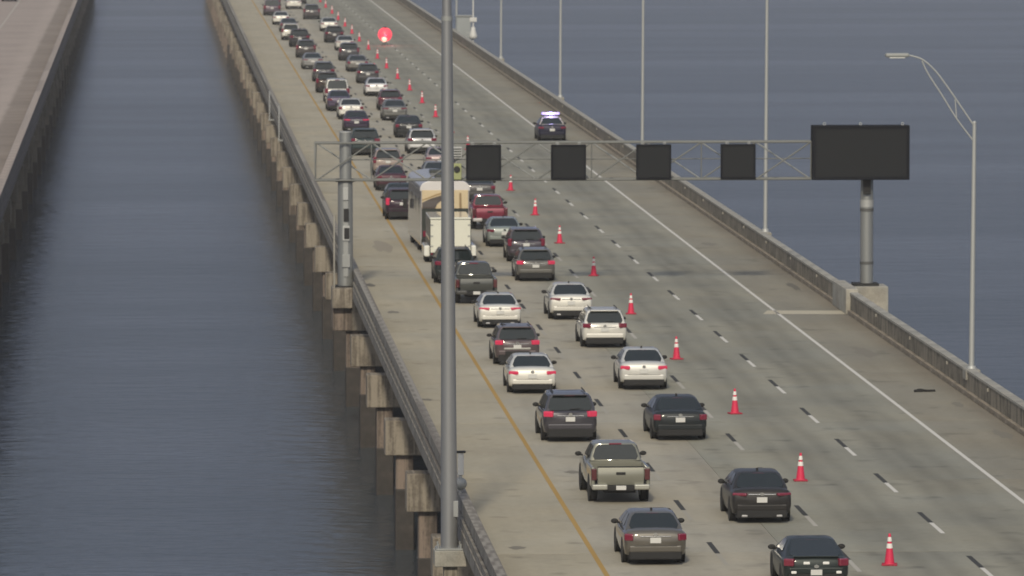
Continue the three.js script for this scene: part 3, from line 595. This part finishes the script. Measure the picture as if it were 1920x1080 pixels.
const fleet = [
  // kind, name, x, s, colour, options, label
  ['sedan_square', 'sedan', 14.77, 186.1, [.095, .086, .072], { scale: [1.0, 1.02, 1] }, 'grey-brown sedan at the bottom of the left queue lane, behind the grey-olive pickup'],
  ['pickup', 'pickup_truck', 15.02, 203.3, [.20, .20, .165], { silver: [.38, .38, .34] }, 'grey-olive pickup truck with a bright tailgate, behind the dark grey tall car'],
  ['suv', 'tall_car', 14.77, 223.9, [.040, .037, .048], { lit: true, hi: true, scale: [1.03, 1.02, 1] }, 'dark charcoal tall car with lit red lamps, ahead of the grey-olive pickup'],
  ['sedan', 'sedan', 14.6, 243.2, W, { lit: true, scale: [1, .98, 1] }, 'pearl white sedan with red lamps, directly ahead of the charcoal tall car'],
  ['hatch', 'crossover', 14.78, 256.3, [.085, .062, .066], { lit: true, scale: [.98, .94, .96] }, 'dusky maroon-grey crossover with a silver tailgate band between two white sedans'],
  ['sedan_slim', 'sedan', 15.14, 275.4, W, { lit: true, scale: [1, .98, 1] }, 'white sedan just behind the dark green-grey pickup'],
  ['pickup', 'pickup_truck', 14.84, 289.4, [.050, .054, .050], { silver: [.06, .06, .06] }, 'dark green-grey pickup truck, right of the tall foreground pole'],
  ['suv', 'tall_car', 14.5, 302.6, [.022, .028, .03], { scale: [1.04, 1, 1] }, 'dark car half hidden by the tall foreground pole, behind the white trailer'],
  ['suv_tall', 'tall_car', 14.0, 352.2, [.034, .017, .03], { lit: true, scale: [1, 1.02, 1] }, 'dark plum tall car with a lit red lamp, left ahead of the motorhome'],
  ['sedan', 'sedan', 14.3, 361.5, [.014, .03, .03], {}, 'dark teal sedan close ahead of the dark plum tall car'],
  ['sedan', 'sedan', 14.46, 380.5, [.055, .018, .03], {}, 'dark maroon sedan ahead of the low dark teal sedan'],
  ['suv_tall', 'tall_car', 14.88, 396.9, [.30, .235, .21], { lit: false }, 'pinkish tan tall car under the left end of the gantry truss'],
  ['suv', 'tall_car', 14.3, 421.7, [.022, .036, .04], { scale: [1.08, 1.05, 1] }, 'dark teal tall car above the left gantry post'],
  ['sedan_slim', 'sedan', 14.79, 453.7, [.035, .024, .05], { lit: true, scale: [1, 1.04, 1] }, 'dark purple sedan with a lit left lamp behind the far white sedan'],
  ['sedan_square', 'sedan', 15.05, 474, W, { scale: [1, 1.05, 1] }, 'cream white sedan between two dark purple cars in the left lane'],
  ['sedan', 'sedan', 14.61, 488, [.055, .036, .08], { scale: [1, 1.08, 1] }, 'violet sedan close behind the white minivan'],
  ['van', 'minivan', 14.87, 502.3, W, {}, 'white minivan with a wide grey rear window in the far left lane'],
  ['suv_tall', 'tall_car', 14.66, 522, [.05, .035, .03], {}, 'dark brown tall car ahead of the white minivan'],
  ['suv', 'tall_car', 15.0, 545, [.05, .05, .055], {}, 'charcoal tall car second ahead of the white minivan'],
  ['sedan_slim', 'sedan', 14.8, 573, [.2, .2, .2], {}, 'mid grey sedan third ahead of the white minivan'],
  ['suv_tall', 'tall_car', 14.9, 602, [.06, .05, .05], {}, 'dusky tall car just behind the far black tall car in the left lane'],
  ['suv', 'tall_car', 15.03, 631.5, [.03, .03, .035], { scale: [1.06, 1.05, 1] }, 'black tall car behind the far white tall car in the left lane'],
  ['suv_tall', 'tall_car', 14.6, 652, W, {}, 'far white tall car close ahead of the black one in the left lane'],
  ['sedan_square', 'sedan', 15.0, 678, [.07, .07, .07], {}, 'charcoal sedan between two white cars in the far left lane'],
  ['sedan', 'sedan', 14.7, 703, W, {}, 'far white sedan behind the dusky purple minivan'],
  ['van', 'minivan', 14.4, 738, [.07, .05, .075], {}, 'dusky purple minivan near the top edge in the left lane'],
  ['suv', 'tall_car', 15.0, 764, [.05, .045, .05], {}, 'dark tall car at the top edge, ahead of the dusky purple minivan'],
  ['sedan_slim', 'sedan', 17.5, 764, W, {}, 'white sedan at the top edge between the two queue lanes'],
  ['sedan_square', 'sedan', 18.6, 786, [.05, .05, .05], {}, 'dark sedan at the very top of the second lane'],
  ['suv_tall', 'tall_car', 18.55, 723.2, [.07, .06, .065], { silver: W }, 'dark tall car alone near the top of the second lane'],
  ['sedan', 'sedan', 19.3, 680, W, {}, 'white sedan ahead of a dark tall car in the far second lane'],
  ['suv', 'tall_car', 18.8, 644, [.035, .03, .032], {}, 'dark tall car between two white cars in the far second lane'],
  ['sedan_slim', 'sedan', 19.15, 620.5, [.5, .49, .46], {}, 'off-white sedan left of the red beacon'],
  ['suv_tall', 'tall_car', 18.7, 594, [.06, .06, .07], {}, 'slate tall car behind the off-white sedan left of the red beacon'],
  ['sedan_square', 'sedan', 18.6, 567, [.15, .14, .13], {}, 'brownish grey sedan second ahead of the far white sedan in the second lane'],
  ['suv', 'tall_car', 18.6, 541, [.05, .05, .055], {}, 'dark slate tall car just ahead of the far white sedan in the second lane'],
  ['sedan', 'sedan', 18.42, 515.2, [.66, .65, .66], {}, 'bright white sedan ahead of the small maroon car in the second lane'],
  ['suv', 'crossover', 18.5, 488.8, [.075, .016, .032], { scale: [1, .95, 1] }, 'small maroon crossover between the white sedan and the grey sedan'],
  ['sedan_slim', 'sedan', 18.2, 471.8, [.12, .12, .115], { scale: [1, 1.05, 1] }, 'grey sedan with a bright boot behind the small maroon crossover'],
  ['sedan_square', 'sedan', 18.16, 445.6, [.022, .023, .026], { scale: [1.03, 1.05, 1] }, 'black sedan close ahead of the bright silver car in the second lane'],
  ['suv', 'crossover', 18.14, 423.6, [.55, .55, .56], { scale: [1.04, .98, 1] }, 'bright silver crossover just above the gantry truss'],
  ['sedan', 'sedan', 18.3, 401, [.34, .26, .26], { scale: [1, 1.05, 1] }, 'pinkish silver sedan partly behind the tall pole at gantry height'],
  ['sedan_slim', 'sedan', 17.4, 385, [.2, .2, .19], {}, 'grey sedan hidden by the motorhome roof and the tall pole'],
  ['sedan_square', 'sedan', 19.1, 369, [.055, .05, .05], { scale: [1, 1.02, 1] }, 'dark sedan seen ahead of the red pickup, below the first lane sign'],
  ['pickup', 'pickup_truck', 18.33, 343.2, [.17, .008, .032], { silver: [.5, .48, .48] }, 'dark red pickup truck with a silver bumper, right of the motorhome'],
  ['sedan', 'sedan', 18.32, 329, [.24, .27, .26], { scale: [1, 1.02, 1] }, 'pale green-silver sedan with dark red lamps behind the red pickup'],
  ['suv_tall', 'tall_car', 18.75, 317.4, [.05, .04, .055], {}, 'dusky purple tall car close ahead of the grey one with lit brake lamps'],
  ['suv', 'tall_car', 18.4, 303.9, [.11, .106, .098], { lit: true, scale: [1.0, .92, 1] }, 'grey tall car with lit pinkish red brake lamps'],
  ['sedan_slim', 'sedan', 18.5, 279.9, W, { scale: [1.02, 1.06, 1] }, 'white sedan with dark lamps and a dark roof behind the grey tall car'],
  ['suv', 'tall_car', 18.89, 264.7, W, { scale: [1.0, .95, 1] }, 'white tall car with a plain upright back in the second lane, behind the white sedan'],
  ['sedan', 'sedan', 18.96, 244.6, [.58, .575, .55], { lit: true, scale: [1.0, 1.05, 1] }, 'silver-white sedan with pinkish lamps and a black lower bumper'],
  ['sedan_square', 'sedan', 18.66, 224.2, [.017, .021, .024], { scale: [1.04, 1.02, 1] }, 'black sedan with a square white plate in the second lane'],
  ['sedan_slim', 'sedan', 18.95, 197.2, [.026, .024, .024], { scale: [1.02, 1.05, 1] }, 'dark sedan with pale glints on its boot, second nearest in the second lane'],
  ['coupe', 'hatchback', 18.78, 179.4, [.017, .024, .024], { scale: [1.02, 1.0, 1] }, 'black hatchback with round red lamps cut off by the bottom edge'],
];
for (const [kind, name, x, s, c, o, label] of fleet) vehicle(kind, name, label, name === 'pickup_truck' ? 'pickup truck' : name === 'minivan' ? 'minivan' : CAR, x, s, c, { ...o, turn: rr(-.012, .012) });
{
  const o = vehicle('suv', 'tall_car', 'dark car at the top left corner on the left bridge', CAR, -17, 800, [.05, .04, .04]);
  delete o.userData.group;
}
{                                                                    // patrol car on the right shoulder
  const t = vehicle('sedan', 'patrol_car', 'dark patrol car with cream roof and lit violet-white light bar on the right shoulder', 'patrol car', 27.8, 440.5, [.012, .012, .032], { scale: [1.06, 1.12, 1] });
  delete t.userData.group;
  const cream = paint([.42, .38, .33], .1);
  obj('pale_roof', [loft([rect(1.395, -1.36, -2.64, .57, .58, .1), rect(1.46, -1.55, -2.4, .44, .46, .1)].map(r => r.slice().reverse()), .6)], cream, t);
  obj('pale_boot', rbx(-.68, .68, 1.0, 1.035, -.62, -.16, .015, 2), cream, t);
  for (const s of [-1, 1]) obj('pale_pillar', bar(V(s * .77, 1.0, -.62), V(s * .56, 1.38, -1.28), .05), cream, t);
  const lb = obj('light_bar', [rbx(-.62, .62, 1.5, 1.56, -2.1, -1.75, .02, 2), bx(-.5, -.44, 1.42, 1.5, -2, -1.85), bx(.44, .5, 1.42, 1.5, -2, -1.85)], M.dark, t);
  const gl = std(C(.45, .38, .8), .3, 0, { emissive: C(.50, .38, 1), emissiveIntensity: 1.15 });
  for (let k = 0; k < 5; k++) obj('lamp', rbx(-.58 + k * .235, -.37 + k * .235, 1.56, 1.70, -2.1, -1.75, .03, 2), gl, lb);
  const l = new THREE.PointLight(C(.66, .58, 1), 4, 0, 2); l.position.set(0, 1.72, -1.6); l.castShadow = true; l.name = 'bar_light'; t.add(l);
}
{                                                                    // motorhome
  const t = thing('motorhome', 'tall motorhome with white roof and tan swooshes on its back, pulling the white trailer', 'motorhome', [15.04, 0, -324.4], .02, 'vehicles queued on the bridge');
  const prof = (w, y0, y1, r) => { const s = new THREE.Shape(); s.moveTo(-w, y0); s.lineTo(w, y0); s.lineTo(w, y1 - r); s.quadraticCurveTo(w, y1 - .06, w - r, y1); s.quadraticCurveTo(0, y1 + .2, -w + r, y1); s.quadraticCurveTo(-w, y1 - .06, -w, y1 - r); return s; };
  const ext = (s, d, z, b = .04) => new THREE.ExtrudeGeometry(s, { depth: d - 2 * b, bevelEnabled: true, bevelSize: b, bevelThickness: b, bevelSegments: 2, curveSegments: 8 }).translate(0, 0, z - d + b);
  const silver = paint([.33, .315, .32], .1), white = paint([.62, .60, .60], 0), tan = paint([.58, .47, .30], 0, .5), brown = paint([.07, .055, .05], 0, .5), darkp = paint([.035, .04, .037], 0, .5);
  obj('body', ext(prof(1.21, .45, 3.22, .04), 10.4, 0), silver, t);
  obj('roof', ext(prof(1.23, 3.2, 3.62, .40), 10.4, .02), white, t);
  for (const z of [-2.4, -6.5]) obj('roof_air_unit', [rbx(-.38, .38, 3.62, 3.92, z - .5, z + .45, .09, 3)], darkp, t);
  obj('roof_vent', rbx(.5, .9, 3.62, 3.76, -1.3, -.9, .04, 2), white, t);
  obj('rear_cap', rbx(-1.17, 1.17, 2.27, 3.21, -.05, .03, .02, 2), tan, t);
  const poly = (pts, d = .03) => { const s = new THREE.Shape(pts.map(p => new THREE.Vector2(...p))); return new THREE.ExtrudeGeometry(s, { depth: d, bevelEnabled: false }).translate(0, .31, .028); };
  obj('swoosh', poly([[-1.16, 1.97], [-1.16, 2.27], [-.75, 2.46], [-.3, 2.6], [.25, 2.72], [.25, 2.62], [-.1, 2.44], [-.4, 2.2], [-.5, 1.97]]), brown, t);
  obj('swoosh', poly([[-1.16, 2.42], [-.9, 2.52], [-.4, 2.72], [.15, 2.86], [.15, 2.8], [-.3, 2.66], [-.7, 2.52], [-1.16, 2.36]], .026), paint([.36, .25, .12], 0, .5), t);
  obj('swoosh', poly([[.72, 1.97], [.72, 2.75], [.82, 2.75], [.84, 1.97]]), paint([.26, .18, .09], 0, .5), t);
  obj('lower_panel', rbx(-1.18, 1.18, .75, 2.28, -.05, .028, .02, 2), darkp, t);
  obj('rear_window', rbx(-.8, .8, 1.3, 1.85, -.02, .045, .04, 2), M.glass, t);
  obj('bumper', rbx(-1.2, 1.2, .45, .75, -.1, .1, .05, 2), M.plastic, t);
  for (const s of [-1, 1]) obj('taillight', rbx(s * .95, s * 1.12, .85, 1.15, 0, .05, .02, 2), M.lampOff, t);
  for (const [z, l] of [[-1.6, 1.1], [-4.2, 1.4], [-7.4, 1.2]]) obj('side_window', [rbx(-1.235, -1.2, 1.9, 2.75, z - l, z, .015, 2), rbx(1.2, 1.235, 1.9, 2.75, z - l, z, .015, 2)], M.glass, t);
  obj('side_stripe', [rbx(-1.232, -1.2, 1.2, 1.45, -9.6, -.3, .01, 1)], paint([.2, .19, .2], .1), t);
  obj('windscreen', rbx(-1.05, 1.05, 1.4, 2.8, -10.44, -10.36, .03, 2), M.glass, t);
  for (const s of [-1, 1]) for (const z of [-2.9, -8.6]) { const o = obj('wheel', tyreG(.48).translate(s * 1.1, .48, z), M.rubber, t); obj('rim', rimG(.48).translate(s * 1.1, .48, z), M.rim, o); }
  for (const s of [-1, 1]) obj('side_mirror', rbx(s * 1.3, s * 1.52, 1.7, 2.2, -10.2, -10.05, .04, 2), M.plastic, t);
}
{
  const t = thing('cargo_trailer', 'white box trailer with grey sides behind the motorhome, partly behind the tall pole', 'trailer', [14.97, 0, -317.1], 0, 'vehicles queued on the bridge');
  const wht = paint([.66, .66, .58], 0, .5), gry = paint([.035, .033, .033], .1, .6);
  obj('body', [rbx(-1.02, 1.02, .42, 2.2, -4.8, -.04, .06, 3)], gry, t);
  obj('roof', rbx(-1.03, 1.03, 2.16, 2.26, -4.82, -.02, .05, 2), wht, t);
  for (const s of [-1, 1]) obj('rear_door', rbx(s * .012, s * .99, .52, 2.14, -.06, .015, .02, 2), wht, t);
  for (const s of [-1, 1]) for (const y of [.8, 1.3, 1.85]) obj('hinge', rbx(s * .86, s * 1.0, y, y + .07, .01, .04, .01, 1), M.galvdull, t);
  obj('latch_bar', bar(V(.16, .55, .04), V(.16, 2.08, .04), .018), M.galv, t);
  obj('sill', rbx(-1.02, 1.02, .38, .50, -.1, .03, .02, 1), M.plastic, t);
  for (const s of [-1, 1]) {
    obj('fender', rbx(s * .99, s * 1.30, .30, .86, -2.9, -.3, .09, 3), paint([.74, .74, .70], 0, .4), t);
    for (const z of [-1.1, -2.2]) { const o = obj('wheel', tyreG(.33).translate(s * 1.12, .33, z), M.rubber, t); obj('rim', rimG(.33).translate(s * 1.12, .33, z), M.rim, o); }
    obj('taillight', rbx(s * .88, s * .98, .42, .5, .01, .05, .01, 1), M.lampOff, t);
  }
  obj('side_stripe', rbx(-1.03, -1.0, 1.1, 1.25, -4.6, -.3, .008, 1), paint([.3, .29, .28], .1), t);
  obj('tongue', [bar(V(-.5, .45, -4.7), V(0, .45, -6.6), .05), bar(V(.5, .45, -4.7), V(0, .45, -6.6), .05)], M.dark, t);
  obj('license_plate', rbx(-.8, -.5, .56, .7, .012, .035, .008, 1), M.plate, t);
}
scene.traverse(o => { if (o.isMesh) o.castShadow = o.receiveShadow = true; });
renderer.render(scene, camera);
